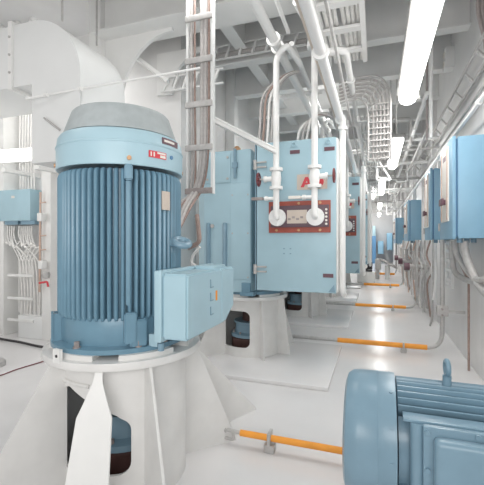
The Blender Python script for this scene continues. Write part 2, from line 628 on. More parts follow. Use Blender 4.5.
coupling(MP, 'dark shaft coupling seen inside the opening of the big front pedestal')
RC = [V((-1.7, 5.2, 0)), V((-1.55, 8.15, 0)), V((-1.47, 11.1, 0)), V((-1.42, 14.1, 0))]
ORD = ['nearest blue square machine', 'second blue square machine', 'third blue square machine', 'farthest blue square machine']
p2, _ = pedestal(V((-1.7, 5.2, .0)), 'white round pedestal under the ' + ORD[0], [(-54, .58), (-8, .60), (47, .76), (110, .8), (172, .8), (230, .9)], -112, zt=.86, hz=(.17, .66), hw=.52)
c2 = coupling(RC[0], 'brown and blue shaft coupling inside the pedestal of the ' + ORD[0])
for i in (1, 2, 3):
    copy_tree(p2, 'white round pedestal under the ' + ORD[i], (RC[i].x, RC[i].y, 0))
    copy_tree(c2, 'brown and blue shaft coupling inside the pedestal of the ' + ORD[i], (RC[i].x, RC[i].y, 0))

# ------------------------------------------------------------------ square machines with side coolers
SM = RC[0]
sq = thing('cooled_motor', ORD[0] + ' with red framed cooler plate', 'machine', (SM.x, SM.y, .89))
# casing with cut corners
x0, x1, ya, yb = -2.34, -1.52, 4.66, 5.74
b = MB(); P = [(x0, ya + .16, .93), (x0 + .16, ya, .93), (x1, ya, .93), (x1, yb, .93), (x0 + .16, yb, .93), (x0, yb - .16, .93)]
b.prism(P, (0, 0, 1.86))
bmesh.ops.bevel(b.bm, geom=b.bm.edges[:], offset=.008, segments=2, affect='EDGES')
cs = b.build('motor_casing', 'cabinet', sq)
b = MB(); b.lathe([(.30, .89), (.47, .89), (.47, .93), (.30, .93)], SM, seg=64, close=True); b.build('base_flange', 'motor', sq)
b = MB(); b.box((x1 - .14, ya - .035, .89), (x1 + .04, ya + .2, .94), .006); b.box((x1 - .12, ya - .03, .94), (x1 + .0, ya, 1.06), .004); b.build('foot', 'motor', sq)
# upper cover on the casing
b = MB(); b.box((x0 + .17, ya - .012, 2.37), (-1.80, ya, 2.75), .004); cv = b.build('access_cover', 'cabinet', cs)
for x, z in ((-1.84, 2.42), (-1.84, 2.70), (x0 + .21, 2.42), (x0 + .21, 2.70)):
    b = MB(); b.cyl((x, ya - .024, z), (x, ya - .01, z), .016, 10); b.build('bolt', 'steel', cv)
# right hand panel with screws
b = MB(); b.box((-1.80, ya - .008, 1.10), (x1 - .01, ya, 2.35), .003); pn = b.build('narrow_panel', 'cabinet', cs)
for z in (1.13, 1.7, 2.2):
    for x in (-1.775, x1 - .04):
        b = MB(); b.cyl((x, ya - .014, z), (x, ya - .005, z), .011, 8); b.build('screw', 'steel', pn)
for x, z in ((-2.06, 2.27), (-2.06, 1.80)):
    b = MB(); b.cyl((x, ya - .02, z), (x, ya, z), .026, 12); b.build('plug', 'steel', cs)
for x in (x0 + .22, -1.88):
    b = MB(); b.tube([(x, ya, 1.02), (x, ya - .012, 1.03), (x, ya - .012, 1.80), (x, ya, 1.83)], .032, 10, .02); b.build('stiffener', 'horiz', cs)
b = MB(); b.bar((-1.73, ya - .03, 2.42), (-1.73, ya - .03, 2.80), .03, .03); b.box((-1.765, ya - .05, 2.55), (-1.695, ya - .01, 2.62)); b.build('latch_rod', 'horiz', cs)
b = MB(); b.lathe([(.05, 2.79), (.05, 2.82), (.02, 2.85), (0, 2.85)], V((-1.73, ya + .05, 0)), seg=14); b.build('vent_knob', 'brass', cs)
# cooler housing towards the aisle
cx0, cx1, cya, cyb, cz0, cz1 = -1.41, -.44, 4.55, 5.42, .985, 2.82
b = MB(); b.box((cx0, cya, cz0), (cx1, cyb, cz1), .01); co = b.build('cooler_housing', 'cabinet', sq)
b = MB(); b.box((cx1 + .001, cya + .015, cz0 + .01), (cx1 + .02, cyb, cz1 - .01), .004); tag(b.build('glare_side', 'white', sq), 'aisle side of the cooler with lamp glare painted white')  # blue cooler side in lamp glare; the glare is painted as white
for z in (2.55, 1.25):
    b = MB(); b.cyl((cx0 - .015, cya - .015, z - .06), (cx0 - .015, cya - .015, z + .06), .022, 12)
    b.box((cx0, cya - .02, z + .02), (cx0 + .13, cya, z + .04)); b.box((cx0, cya - .02, z - .04), (cx0 + .13, cya, z - .02)); b.build('hinge', 'steel', co)
b = MB(); b.box((cx0 - .022, cya + .0, cz0), (cx0 - .008, cya + .07, cz1), .003); b.build('hinge_strip', 'horiz', co)
# the end plate with the two pipe openings
px0, px1, pz0, pz1 = -1.245, -.50, 1.70, 2.08
b = MB(); b.box((px0, cya - .03, pz0), (px1, cya - .001, pz1), .003); ep = b.build('end_plate', 'redplate', sq)
b = MB(); b.box((px0 + .03, cya - .055, pz0 + .065), (px1 - .015, cya - .03, pz1 - .055), .004); cp = b.build('water_box_cover', 'plum', ep)
b = MB(); b.box((-1.01, cya - .058, 1.81), (-.77, cya - .054, 1.97)); b.build('rating_plate', 'beige', cp)
for k in range(4):
    b = MB(); b.box((-1.0 + k * .05, cya - .060, 1.85 + .02 * (k % 2)), (-.965 + k * .05, cya - .057, 1.875 + .02 * (k % 2))); b.build('plate_lettering', 'dsteel', cp)
for k in range(5):
    b = MB(); b.cyl((px1 - .045, cya - .068, 1.80 + k * .042), (px1 - .045, cya - .05, 1.80 + k * .042), .014, 8); b.build('stud', 'paper', cp)
for x in (px0 + .1, (px0 + px1) / 2, px1 - .12):
    for z in (pz0 + .03, pz1 - .028):
        b = MB(); b.cyl((x, cya - .042, z), (x, cya - .028, z), .016, 10); b.build('bolt', 'brass', ep)
# tags, sign, corner marks
for x0_, z_ in ((-.985, 2.655), (-.575, 2.66), (-.59, 1.17)):
    b = MB(); b.box((x0_, cya - .006, z_), (x0_ + .12, cya, z_ + .045)); b.build('name_tag', 'tag', co)
for x0_ in (-.94, -.53):
    b = MB(); b.torus((x0_, cya - .012, 2.765), (0, 1, 0), .024, .006, 16, 6); b.box((x0_ - .05, cya - .012, 2.735), (x0_ + .05, cya, 2.742)); b.build('lifting_lug', 'cabinet', co)
b = MB(); b.prism([(-.53, cya, 1.0), (-.46, cya, 1.09), (-.45, cya, 1.0)], (0, -.008, 0)); b.build('corner_mark', 'horiz', co)
sgx, sgz = -.90, 2.215
b = MB(); b.box((sgx, cya - .006, sgz), (sgx + .36, cya, sgz + .185)); sg = tag(b.build('sign', 'beige', co), 'beige sign with red mark')
b = MB(); b.prism([(sgx + .045, cya - .006, sgz + .03), (sgx + .085, cya - .006, sgz + .03), (sgx + .135, cya - .006, sgz + .15), (sgx + .10, cya - .006, sgz + .15)], (0, -.003, 0))
b.prism([(sgx + .10, cya - .006, sgz + .15), (sgx + .135, cya - .006, sgz + .15), (sgx + .185, cya - .006, sgz + .03), (sgx + .15, cya - .006, sgz + .03)], (0, -.0025, 0))
b.box((sgx + .09, cya - .0088, sgz + .06), (sgx + .15, cya - .006, sgz + .08)); b.build('sign_letter', 'red', sg)
b = MB(); b.cyl((sgx + .265, cya - .009, sgz + .085), (sgx + .265, cya - .006, sgz + .085), .055, 20); b.build('sign_disc', 'red', sg)
b = MB()
for x, z in ((-1.07, 1.44), (-.99, 1.44), (-1.07, 1.50), (-.99, 1.50)):
    b.box((x, cya - .003, z), (x + .02, cya, z + .012))
b.build('stencil_mark', 'horiz', co)
for i in (1, 2, 3):
    copy_tree(sq, ORD[i] + ' along the aisle, counted from the camera', (RC[i].x, RC[i].y, .89))


# ------------------------------------------------------------------ cooling water pipes on the coolers
def cooling_pipe(x, ztop, label, hx):
    y = cya - .13
    t = thing('cooling_pipe', label, 'pipe', (x, cya, 1.88), 'white cooling water pipes on the blue machines')
    zf = 1.885
    r = .037
    b = MB()
    if hx < 0:
        b.tube([(x, cya - .06, zf), (x, y, zf), (x, y, ztop), (x + .13, y - .02, ztop + .12), (x + .22, y + .35, ztop + .04)], r, 14, .09)
    else:
        b.tube([(x, cya - .06, zf), (x, y, zf), (x, y, ztop)], r, 14, .09)
    pp = b.build('pipe', 'whitepipe', t)
    b = MB(); b.cyl((x, cya - .092, zf), (x, cya - .06, zf), .105, 28); fl = b.build('end_flange', 'whitepipe', t)
    for k in range(6):
        a = k * PI / 3 + .4
        b = MB(); p = V((x + .078 * math.cos(a), cya - .10, zf + .078 * math.sin(a))); b.cyl(p, p + V((0, .012, 0)), .013, 6); b.build('bolt', 'white', fl)
    zv = 2.345
    b = MB(); b.lathe([(.04, zv - .10), (.055, zv - .07), (.062, zv), (.055, zv + .07), (.04, zv + .10)], V((x, y, 0)), seg=20)
    b.cyl((x, y, zv), (x + hx * .14, y, zv), .032, 12); b.cyl((x + hx * .12, y, zv), (x + hx * .15, y, zv), .04, 12)
    vb = b.build('valve_body', 'whitepipe', t)
    for z in (zv - .11, zv + .11):
        b = MB(); b.cyl((x, y, z - .018), (x, y, z + .018), .08, 20); b.build('flange', 'whitepipe', t)
    b = MB(); b.cyl((x + hx * .14, y, zv), (x + hx * .23, y, zv), .010, 8); b.build('stem', 'steel', vb)
    b = MB(); b.torus((x + hx * .22, y, zv), (1, 0, 0), .075, .011, 24, 8)
    for k in range(4):
        a = k * PI / 2 + .3
        b.bar((x + hx * .22, y, zv), (x + hx * .22, y + .072 * math.cos(a), zv + .072 * math.sin(a)), .012)
    b.cyl((x + hx * .205, y, zv), (x + hx * .235, y, zv), .022, 10)
    b.build('handwheel', 'handw', vb)
    zd = 2.11
    b = MB(); b.cyl((x, y, zd), (x - .12, y - .01, zd), .021, 12); b.cyl((x - .10, y - .01, zd), (x - .14, y - .01, zd), .028, 10); tp = b.build('drain_tap', 'whitepipe', t)
    b = MB(); b.cyl((x - .14, y - .01, zd), (x - .29, y - .02, zd - .005), .014, 8); b.box((x - .30, y - .04, zd - .018), (x - .16, y, zd + .018), .004); b.build('tap_handle', 'dsteel' if hx < 0 else 'paper', tp)
    return t


XP1, XP2 = -1.125, -.67
w1 = cooling_pipe(XP1, 3.80, 'white valve pipe on the left of the nearest red framed plate', -1)
w2 = cooling_pipe(XP2, 3.86, 'white valve pipe on the right of the nearest red framed plate', 1)
for i in (1, 2, 3):
    w = ('second', 'third', 'fourth')[i - 1]
    dy = RC[i].y - SM.y
    dx = RC[i].x - SM.x
    copy_tree(w1, 'white valve pipe on the left of the %s red framed plate down the row' % w, (XP1 + dx, cya + dy, 1.88))
    copy_tree(w2, 'white valve pipe on the right of the %s red framed plate down the row' % w, (XP2 + dx, cya + dy, 1.88))

# ------------------------------------------------------------------ overhead pipes


def simple(name, label, cat, mb, m, group=None, ang=35):
    return tag(mb.build(name, m, ang=ang), label, cat, group)


def pipe_run(x, z, ya_, yb_, r, label, coll=(), m='whitepipe', group=None, name='overhead_pipe', pre=None, post=None):
    t = thing(name, label, 'pipe', (x, ya_, z), group)
    b = MB(); pts = (pre or []) + [(x, ya_, z), (x, yb_, z)] + (post or [])
    b.tube(pts, r, 14, .14); b.build('pipe', m, t)
    for y in coll:
        b = MB(); b.cyl((x, y - .02, z), (x, y + .02, z), r * 1.5, 18); b.build('collar', m, t)
    return t


yv = cya - .13
pipe_run(XP1, 3.95, -.4, 17, .055, 'white overhead pipe meeting the left valve pipe at its top', (4.3, 4.5, 7.3, 10.3))
pipe_run(-.98, 4.02, 4.6, 17, .035, 'thin white overhead pipe between the two valve pipe tops', (6.0, 8.5))
t = pipe_run(XP2, 3.98, 4.1, 17, .05, 'white overhead pipe with a thick bend above the right valve pipe', (4.6, 7.2), pre=[(XP2 - .12, 3.75, 4.15)])
b = MB(); b.cyl((XP2, 4.42, 3.83), (XP2, 4.42, 3.90), .085, 20); b.build('collar', 'whitepipe', t)
b = MB(); b.tube([(XP2 - .08, 3.9, 4.1), (XP2, 4.2, 4.0)], .075, 16); b.build('bend', 'whitepipe', t)
pipe_run(-.40, 3.05, -.4, 20, .042, 'fat white overhead pipe passing right above the cooler edge', (2.95, 4.66, 8.2, 12))
pipe_run(-.52, 3.35, -.4, 20, .035, 'brownish pipe beside the fat white overhead pipe', (), m='beige')
pipe_run(-.30, 3.12, -.4, 20, .012, 'thin grey conduit beside the fat white overhead pipe', (), m='steel')
pipe_run(-.28, 3.48, 3.85, 20, .034, 'slim white overhead pipe starting at a bend below the cable rack', (4.6, 6.4), pre=[(-.5, 3.85, 3.48)])
pipe_run(-.85, 3.6, 5.9, 20, .03, 'slim white overhead pipe over the second machine', (7, 9))
pipe_run(-.62, 3.5, 5.6, 20, .026, 'slim grey overhead pipe over the second machine', (7.4,), m='steel')
pipe_run(.62, 3.5, 5.4, 25, .028, 'slim white overhead pipe right of the aisle lamps', (7, 9, 12))
pipe_run(.72, 3.25, 6.2, 25, .022, 'thin grey overhead pipe near the right wall', (8,), m='steel')
t = thing('drop_pipe', 'white vertical pipe standing at the aisle edge of the nearest blue machine', 'pipe', (-.375, 4.66, 1.0))
b = MB(); b.tube([(-.375, 4.66, 3.02), (-.375, 4.66, 1.0), (-.375, 4.8, .95)], .036, 14, .05); b.build('pipe', 'whitepipe', t)
for z in (2.94, 2.2):
    b = MB(); b.cyl((-.375, 4.66, z - .02), (-.375, 4.66, z + .02), .056 if z > 2.5 else .04, 18); b.build('collar', 'whitepipe', t)
for i in (1, 2):
    c = copy_tree(t, 'white vertical pipe at the aisle edge of the %s blue machine' % ('second', 'third')[i - 1], (-.375 + RC[i].x - SM.x, 4.66 + RC[i].y - SM.y, 1.0))
# pipe from near left going down to the left of valve pipe
b = MB(); b.tube([(-1.02, 2.6, 4.3), (-.95, 4.3, 4.0)], .022, 10); simple('overhead_pipe', 'thin white pipe slanting above the valve pipe tops', 'pipe', b, 'whitepipe')

# ------------------------------------------------------------------ cable racks


def rack(name, label, rails, rung_pts, rw=.035, rh=.07, m='beam', rgw=.06, rgh=.03, cat='cable rack', up=(0, 0, 1)):
    p = V(rails[0][0])
    t = thing(name, label, cat, p)
    for pts in rails:
        b = MB()
        for a, c in zip(pts[:-1], pts[1:]):
            b.bar(a, c, rw, rh, up)
        b.build('rail', m, t)
    for a, c in rung_pts:
        b = MB(); b.bar(a, c, rgw, rgh, up); b.build('rung', m, t)
    return t


# big rack overhead along the aisle
zr = 3.75
rx0, rx1 = -.53, -.12
rack('cable_rack', 'wide overhead cable rack of white rungs running along the aisle', [[(rx0, .4, zr), (rx0, 4.7, zr)], [(rx1, .4, zr), (rx1, 4.7, zr)]],
     [((rx0, y, zr - .02), (rx1, y, zr - .02)) for y in (.8, 1.25, 1.7, 2.15, 2.6, 3.05, 3.5, 3.95, 4.4)], .05, .09, 'beam', .09, .03)
for k in range(7):
    x = rx0 + .07 + k * .045 + (.03 if k > 2 else 0)
    b = MB(); b.spline([(x, .5, zr + .03), (x + .01, 2, zr + .03), (x - .005, 3.4, zr + .035), (x, 4.75, zr + .03)], .02, 8, 4)
    simple('power_cable', 'pale thick cable lying on the wide overhead cable rack', 'cable', b, 'wcable', 'cables on the wide overhead rack')
# curved drop rack after it
t = thing('drop_rack', 'cable rack curving down from the ceiling left of the aisle lamp', 'cable rack', (.07, 5, 2.0))
dx0, dx1 = -.09, .17
arc = [(-.45, 3.62), (-.25, 3.66), (-.02, 3.66), (.08, 3.60), (.14, 3.50), (.17, 3.36), (.17, 2.6)]
arc2 = [(-.45, 3.36), (-.25, 3.40), (-.18, 3.38), (-.12, 3.32), (-.095, 3.22), (-.09, 3.1), (-.09, 2.6)]
for pts in (arc, arc2):
    b = MB(); b.tube([(x, 5.0, z) for x, z in pts], .013, 8, .08, 3); b.build('rail', 'steel', t)
for k in range(10):
    z = 3.3 - k * .075
    b = MB(); b.bar((dx0, 5.0, z), (dx1, 5.0, z), .018, .014); b.build('rung', 'steel', t)
for k in range(4):
    a, c = arc[k + 1], arc2[k + 1]
    b = MB(); b.bar((a[0], 5, a[1]), (c[0], 5, c[1]), .018, .014); b.build('rung', 'steel', t)
for k in range(5):
    f = (k + .7) / 6
    pts = [(a[0] * (1 - f) + c[0] * f, 5.035, a[1] * (1 - f) + c[1] * f) for a, c in zip(arc, arc2)]
    b = MB(); b.tube(pts, .016, 8, .08, 3)
    simple('power_cable', 'pale cable tied down the curved drop rack', 'cable', b, 'cable', 'cables on the curved drop rack')
# lower rack running on along the aisle
rack('cable_rack', 'low cable rack running on along the aisle behind the drop rack', [[(-.22, 5.2, 3.2), (-.22, 24, 3.2)], [(.06, 5.2, 3.2), (.06, 24, 3.2)]],
     [((-.22, 5.3 + .55 * k, 3.19), (.06, 5.3 + .55 * k, 3.19)) for k in range(30)], .03, .07, 'beam', .05, .02)
for k in range(4):
    x = -.17 + .06 * k
    b = MB(); b.tube([(x, 5.2, 3.235), (x, 24, 3.235)], .018, 8)
    simple('power_cable', 'pale cable lying on the low rack behind the drop rack', 'cable', b, 'wcable', 'cables on the low rack')
# transverse rack on the beam
rack('cable_rack', 'cable rack crossing on the beam above the nearest blue machine', [[(-2.7, 5.45, 4.62), (-.95, 5.45, 4.62)], [(-2.7, 5.45, 4.42), (-.95, 5.45, 4.42)]],
     [((-2.6 + .21 * k, 5.44, 4.42), (-2.53 + .21 * k, 5.44, 4.62)) for k in range(8)], .02, .035, 'beam', .03, .03, up=(0, 1, 0))
b = MB(); b.tube([(-2.7, 5.5, 4.5), (-.95, 5.5, 4.5)], .04, 8); simple('power_cable', 'grey cable on the rack crossing above the nearest blue machine', 'cable', b, 'cable')
rack('cable_rack', 'short cable rack behind the curved knee bracket', [[(-3.0, 4.9, 4.0), (-2.0, 4.9, 4.0)], [(-3.0, 4.9, 3.8), (-2.0, 4.9, 3.8)]],
     [((-2.95 + .16 * k, 4.89, 3.8), (-2.87 + .16 * k, 4.89, 4.0)) for k in range(6)], .02, .035, 'beam', .03, .03, up=(0, 1, 0))
# diagonal strut behind bracket
b = MB(); b.bar(atY(121, 46, 4.5), atY(168, 82, 4.7), .12, .05); simple('brace', 'white diagonal brace seen through the curved bracket', 'brace', b, 'white')

# vertical cable ladder by the tall motor
LY = 3.6
lx0, lx1 = atY(188, 90, LY).x, atY(212.5, 90, LY).x
zb_ = 2.09
lad = thing('cable_ladder', 'tall upright cable ladder hanging right of the ribbed motor', 'cable ladder', (lx0, LY, zb_))
for x in (lx0, lx1):
    b = MB(); b.box((x - .012, LY - .02, zb_), (x + .012, LY + .04, ZC)); b.build('rail', 'duct', lad)
for z in (2.12, 2.57, 3.02, 3.48, 3.92, 4.37):
    b = MB(); b.box((lx0 - .015, LY - .045, z - .03), (lx1 + .01, LY - .02, z + .03), .004); b.build('rung', 'dsteel' if z < 2.3 else 'steel', lad)
lw = lx1 - lx0
for k, (f, rr_) in enumerate(((.12, .016), (.26, .012), (.56, .024), (.70, .024), (.84, .012))):
    x = lx0 + lw * f
    b = MB()
    yy = LY + .012
    e1 = polar(MC, .44, 20 + k * 5, 1.70)
    if f < .5:
        b.spline([(x, yy, ZC), (x, yy, 3.2), (x, yy, 2.2), (x - .03, yy - .2, 1.98), (lx0 - .03 + .02 * k, yy - .5, 1.74), (lx0 - .10 + .02 * k, yy - .8, 1.55)], rr_, 8, 5)
    else:
        b.spline([(x, yy, ZC), (x, yy, 3.2), (x - .01, yy, 2.5), (x - .07, yy, 2.17), (x - .10, yy - .2, 1.95), (lx0 + .10 + .012 * k, yy - .5, 1.68), (lx0 + .10 + .01 * k, yy - .8, 1.40)], rr_, 8, 5)
    simple('power_cable', 'grey cable coming down the upright ladder beside the ribbed motor', 'cable', b, ('cable', 'bcable', 'cable', 'cable', 'bcable')[k], 'cables on the upright ladder')
b = MB(); p = atY(188, 248, 3.0); q = atY(200, 243, 3.0); b.tube([p, q, atY(197, 215, 3.1)], .02, 10, .06); simple('copper_pipe', 'brown bent pipe below the upright cable ladder', 'pipe', b, 'bcable')
b = MB(); b.tube([atY(200, 247, 3.1), atY(193, 255, 3.1), atY(191, 263, 3.1), (-1.12, 2.9, 1.2)], .014, 8, .05); simple('control_cable', 'thin white cable behind the terminal box of the ribbed motor', 'cable', b, 'wcable')

# long angle bar from the ladder to the left valve pipe
b = MB(); p, q = atY(213, 120, 3.72), atY(276, 151.5, 4.22)
b.bar(p, q, .05, .05); b.bar(p + V((0, -.03, .03)), q + V((0, -.03, .03)), .03, .015); simple('angle_bar', 'white angle bar slanting from the upright ladder to the left valve pipe', 'bar', b, 'white')
b = MB(); x = -.1; b.tube([atY(262, 101, 6.2), atY(322, 92, 6.2)], .03, 8); simple('cross_pipe', 'white cross pipe behind the valve pipes', 'pipe', b, 'whitepipe')

# cables rising from the cooler top
for k in range(5):
    x = -.93 + k * .055
    b = MB(); y = 4.72
    b.spline([(x, y, 2.815), (x + .03, y, 2.98), (-.80 + .025 * k, y + .05, 3.10 + .02 * k), (-.62 + .01 * k, y + .2, 3.2), (-.5, y + .6, 3.22)], .016, 8, 5)
    simple('motor_cable', 'cable arching up from the cooler top between the valve pipes', 'cable', b, ('wcable', 'cable', 'wcable', 'bcable', 'cable')[k], 'cables arching from the nearest cooler top')
for k in range(4):
    x = -1.46 + k * .055
    b = MB(); y = 4.8
    b.spline([(x, y, 2.815), (x + .02, y, 3.1), (x + .06, y, 3.5), (-1.2 + .03 * k, y + .1, 3.75), (-1.05 + .03 * k, y + .2, 3.85)], .017, 8, 5)
    simple('motor_cable', 'cable rising from the cooler top left of the valve pipes', 'cable', b, ('cable', 'bcable', 'wcable', 'cable')[k], 'cables rising at the left of the nearest cooler top')


# ------------------------------------------------------------------ lamps
def lamp(x, ya_, yb_, label, z=3.3):
    t = thing('strip_lamp', label, 'ceiling lamp', (x, (ya_ + yb_) / 2, z), 'strip lamps above the aisle')
    b = MB()
    P = [(x - .09, ya_, z + .06), (x - .10, ya_, z + .02), (x - .078, ya_, z - .03), (x - .03, ya_, z - .055), (x + .03, ya_, z - .055), (x + .078, ya_, z - .03), (x + .10, ya_, z + .02), (x + .09, ya_, z + .06)]
    b.prism(P, (0, yb_ - ya_, 0)); b.build('diffuser', 'lamp', t, ang=60)
    b = MB(); b.box((x - .12, ya_ - .01, z + .062), (x + .12, yb_ + .01, z + .13), .01); b.build('housing', 'steel', t)
    for y in (ya_ + .3, yb_ - .3):
        b = MB(); b.cyl((x, y, z + .13), (x, y, ZC), .01, 6); b.build('hanger', 'steel', t)
    for y in (ya_, yb_):
        b = MB(); b.box((x + .095, y - .02, z + .0), (x + .135, y + .02, z + .1)); b.build('clip', 'steel', t)
    L = bpy.data.lights.new('lamp_light', 'AREA')
    L.shape = 'RECTANGLE'; L.size = .2; L.size_y = yb_ - ya_
    L.energy = LAMP_W * (yb_ - ya_)
    L.color = (1, .985, .96)
    lo = bpy.data.objects.new('lamp_light', L); COL.objects.link(lo)
    lo.location = (x, (ya_ + yb_) / 2, z - .07)
    return t


LAMP_W = 9
lamp(.36, 2.7, 5.0, 'nearest long bright strip lamp above the aisle')
lamp(.35, 7.0, 9.4, 'second bright strip lamp from the camera above the aisle')
lamp(.17, 12.0, 14.6, 'third bright strip lamp from the camera above the aisle')
lamp(.17, 18.6, 21.2, 'fourth bright strip lamp, small, far down the aisle')
lamp(.19, 25.0, 27.5, 'farthest small strip lamp before the end wall')
lamp(-.14, 13.2, 15.4, 'bright strip lamp left of the third aisle lamp')
# a lamp bar at the left
t = thing('strip_lamp', 'bright horizontal strip lamp left of the white duct', 'wall lamp', (-4.5, 4.3, 2.7))
p, q = atY(-40, 158, 4.3), atY(34, 153.5, 4.3)
b = MB(); b.obox((p + q) / 2, q - p, (0, 1, 0), (0, 0, 1), ((q - p).length, .1, .16), .02); b.build('diffuser', 'lamp2', t)
b = MB(); b.obox((p + q) / 2 + V((0, .075, .0)), q - p, (0, 1, 0), (0, 0, 1), ((q - p).length, .05, .2)); b.build('housing', 'white', t)
for xx in (p.x + .8, q.x - .1):
    b = MB(); b.box((xx, 4.39, 2.69), (xx + .09, YB - .001, 2.75)); b.build('bracket', 'white', t)

# ------------------------------------------------------------------ air duct
DY0, DY1 = 3.2, 3.95
dxr, dxl = -2.93, -3.60
zt, zm, zb2 = 4.04, 3.34, 2.46
t = thing('air_duct', 'big white square air duct bending down behind the ribbed motor', 'air duct', (-3.3, 3.6, zb2))
P = [(-6.5, DY0, zm), (-6.5, DY0, zt)]
Ro = .68
for k in range(0, 19):
    a = PI / 2 - k / 18 * PI / 2
    P.append((dxr - Ro + Ro * math.cos(a), DY0, zt - Ro + Ro * math.sin(a)))
P += [(dxr, DY0, zb2), (dxl, DY0, zb2), (dxl, DY0, zm)]
b = MB(); b.prism(P, (0, DY1 - DY0, 0)); b.build('duct_body', 'duct', t, ang=30)
fx = atY(12, 50, DY0).x
b = MB(); b.box((fx - .03, DY0 - .03, zm - .03), (fx + .03, DY0 - .001, zt + .04)); b.box((fx - .028, DY0 - .002, zm - .032), (fx + .028, DY1 + .03, zm - .001)); b.box((fx - .028, DY0 - .002, zt + .001), (fx + .028, DY1 + .03, zt + .042)); fl = b.build('joint_flange', 'white', t)
for z in (3.5, 3.7, 3.9):
    b = MB(); b.cyl((fx, DY0 - .042, z), (fx, DY0 - .028, z), .014, 8); b.build('bolt', 'steel', fl)
b = MB(); b.box((dxr, DY0, zb2 + .35), (dxr + .02, DY1, zb2 + .38)); b.build('side_seam', 'steel', t)
b = MB(); b.spline([atY(44, 118, DY0 - .01), atY(52, 124, DY0 - .015), atY(60, 130, DY0 - .01)], .012, 6, 4); b.build('handle', 'steel', t)
for z in (2.62,):
    b = MB(); b.cyl((dxr - .1, DY0 - .01, zb2 + .04), (dxr - .1, DY0, zb2 + .04), .02, 8); b.build('bolt', 'steel', t)
for x in (-3.27, -5.2):
    for y in (DY0 + .1, DY1 - .1):
        b = MB(); b.cyl((x, y, zt - .01), (x, y, ZC), .012, 8); b.build('hanger_rod', 'steel', t)
# thin pipe crossing in front of the duct
t = thing('thin_pipe', 'thin white pipe crossing in front of the duct elbow to the cable ladder', 'pipe', atY(28, 98, 3.1))
b = MB(); b.tube([atY(27, 98.5, 3.1), atY(200, 68, 3.45)], .012, 8); b.build('pipe', 'whitepipe', t)
for u, v in ((28, 98), (46, 95), (80, 89)):
    b = MB(); p = atY(u, v, 3.11); b.cyl(p + V((-.02, 0, 0)), p + V((.02, 0, 0)), .022, 10); b.build('clip', 'white', t)
# lattice of pipes in the dark corner above the duct
for k, u in enumerate((2, 17, 30)):
    b = MB(); b.bar(atY(u, 30, 4.4), atY(u - 6 + 8 * k, -8, 4.4), .08, .05); simple('brace', ('grey upright bar in the dark corner above the duct, leftmost', 'slanted grey bar in the dark corner above the duct', 'grey bar above the duct bend')[k], 'brace', b, 'beam')

# ------------------------------------------------------------------ junction box and cables on the left wall
BY = 4.70
p, q = atY(-22, 193, BY), atY(30, 220.5, BY)
t = thing('junction_box', 'blue junction box with cable loops on the left wall', 'junction box', ((p.x + q.x) / 2, BY + .1, q.z))
b = MB(); b.box((p.x, BY, q.z), (q.x, YB - .002, p.z + .02), .012); b.build('box_body', 'cabinet', t)
for u0, u1 in ((3, 16), (19, 33)):
    a, c = atY(u0, 224, BY), atY(u1, 224, BY)
    b = MB(); b.box((a.x, BY + .03, q.z - .06), (c.x, BY + .2, q.z)); b.build('gland_plate', 'horiz', t)
b = MB(); a = atY(13, 197, BY); b.box((a.x - .035, BY - .004, a.z - .02), (a.x + .035, BY, a.z + .02)); b.build('small_plate', 'paper', t)
for k in range(12):
    u = 6 + k * 2.1 + (3 if k > 4 else 0)
    a = atY(u, 226, BY + .1)
    s = -1 if k < 5 else 1
    lo_ = V((a.x + .14 + .012 * k - (.1 if k > 5 else 0), BY + .06 + .02 * (k % 3), 1.58 - .03 * (k % 4)))
    up_ = V((a.x + .2, BY + .12, 1.72))
    end = V((atY(21 + (k % 7) * 3.1, 300, BY + .12).x, BY + .12 + .02 * (k % 3), .36))
    b = MB(); b.spline([a, a + V((-.01, 0, -.15)), a.lerp(lo_, .6) + V((0, -.03, -.14)), lo_, V((end.x, BY + .1, 1.25)), V((end.x + .01 * (k % 2), BY + .13, .8)), end], .013 + .002 * (k % 2), 7, 5)
    simple('box_cable', 'white cable looping out below the blue junction box', 'cable', b, 'wcable', 'cables below the junction box')
for k in range(6):
    u = 19 + 2.8 * k
    a = atY(u, 192, BY + .15)
    b = MB(); b.spline([(a.x, BY + .15, a.z), (a.x + .01, BY + .17, 2.5), (a.x - .02, BY + .18, 3.2), (a.x, BY + .18, 4.4)], .014, 7, 5)
    simple('riser_cable', 'white cable rising above the blue junction box', 'cable', b, 'wcable', 'cables above the junction box')
p, q = atY(17, 325, BY), atY(41, 337, BY)
b = MB(); b.box((p.x, BY + .02, 0), (q.x, YB, .37), .01); simple('cable_entry_block', 'grey cable entry block on the floor by the white post', 'cable entry', b, 'duct')
t = thing('cable_ladder', 'white cable ladder behind the cables under the junction box', 'cable ladder', (p.x, BY + .2, .37))
for u in (20, 41):
    a = atY(u, 300, BY + .22); b = MB(); b.box((a.x - .012, BY + .2, .37), (a.x + .012, BY + .25, 1.55)); b.build('rail', 'white', t)
for v in (274, 296, 317):
    a, c = atY(18, v, BY + .2), atY(43, v, BY + .2); b = MB(); b.box((a.x, BY - .0, a.z - .02), (c.x, BY + .02, a.z + .02)); b.build('rung', 'white', t)
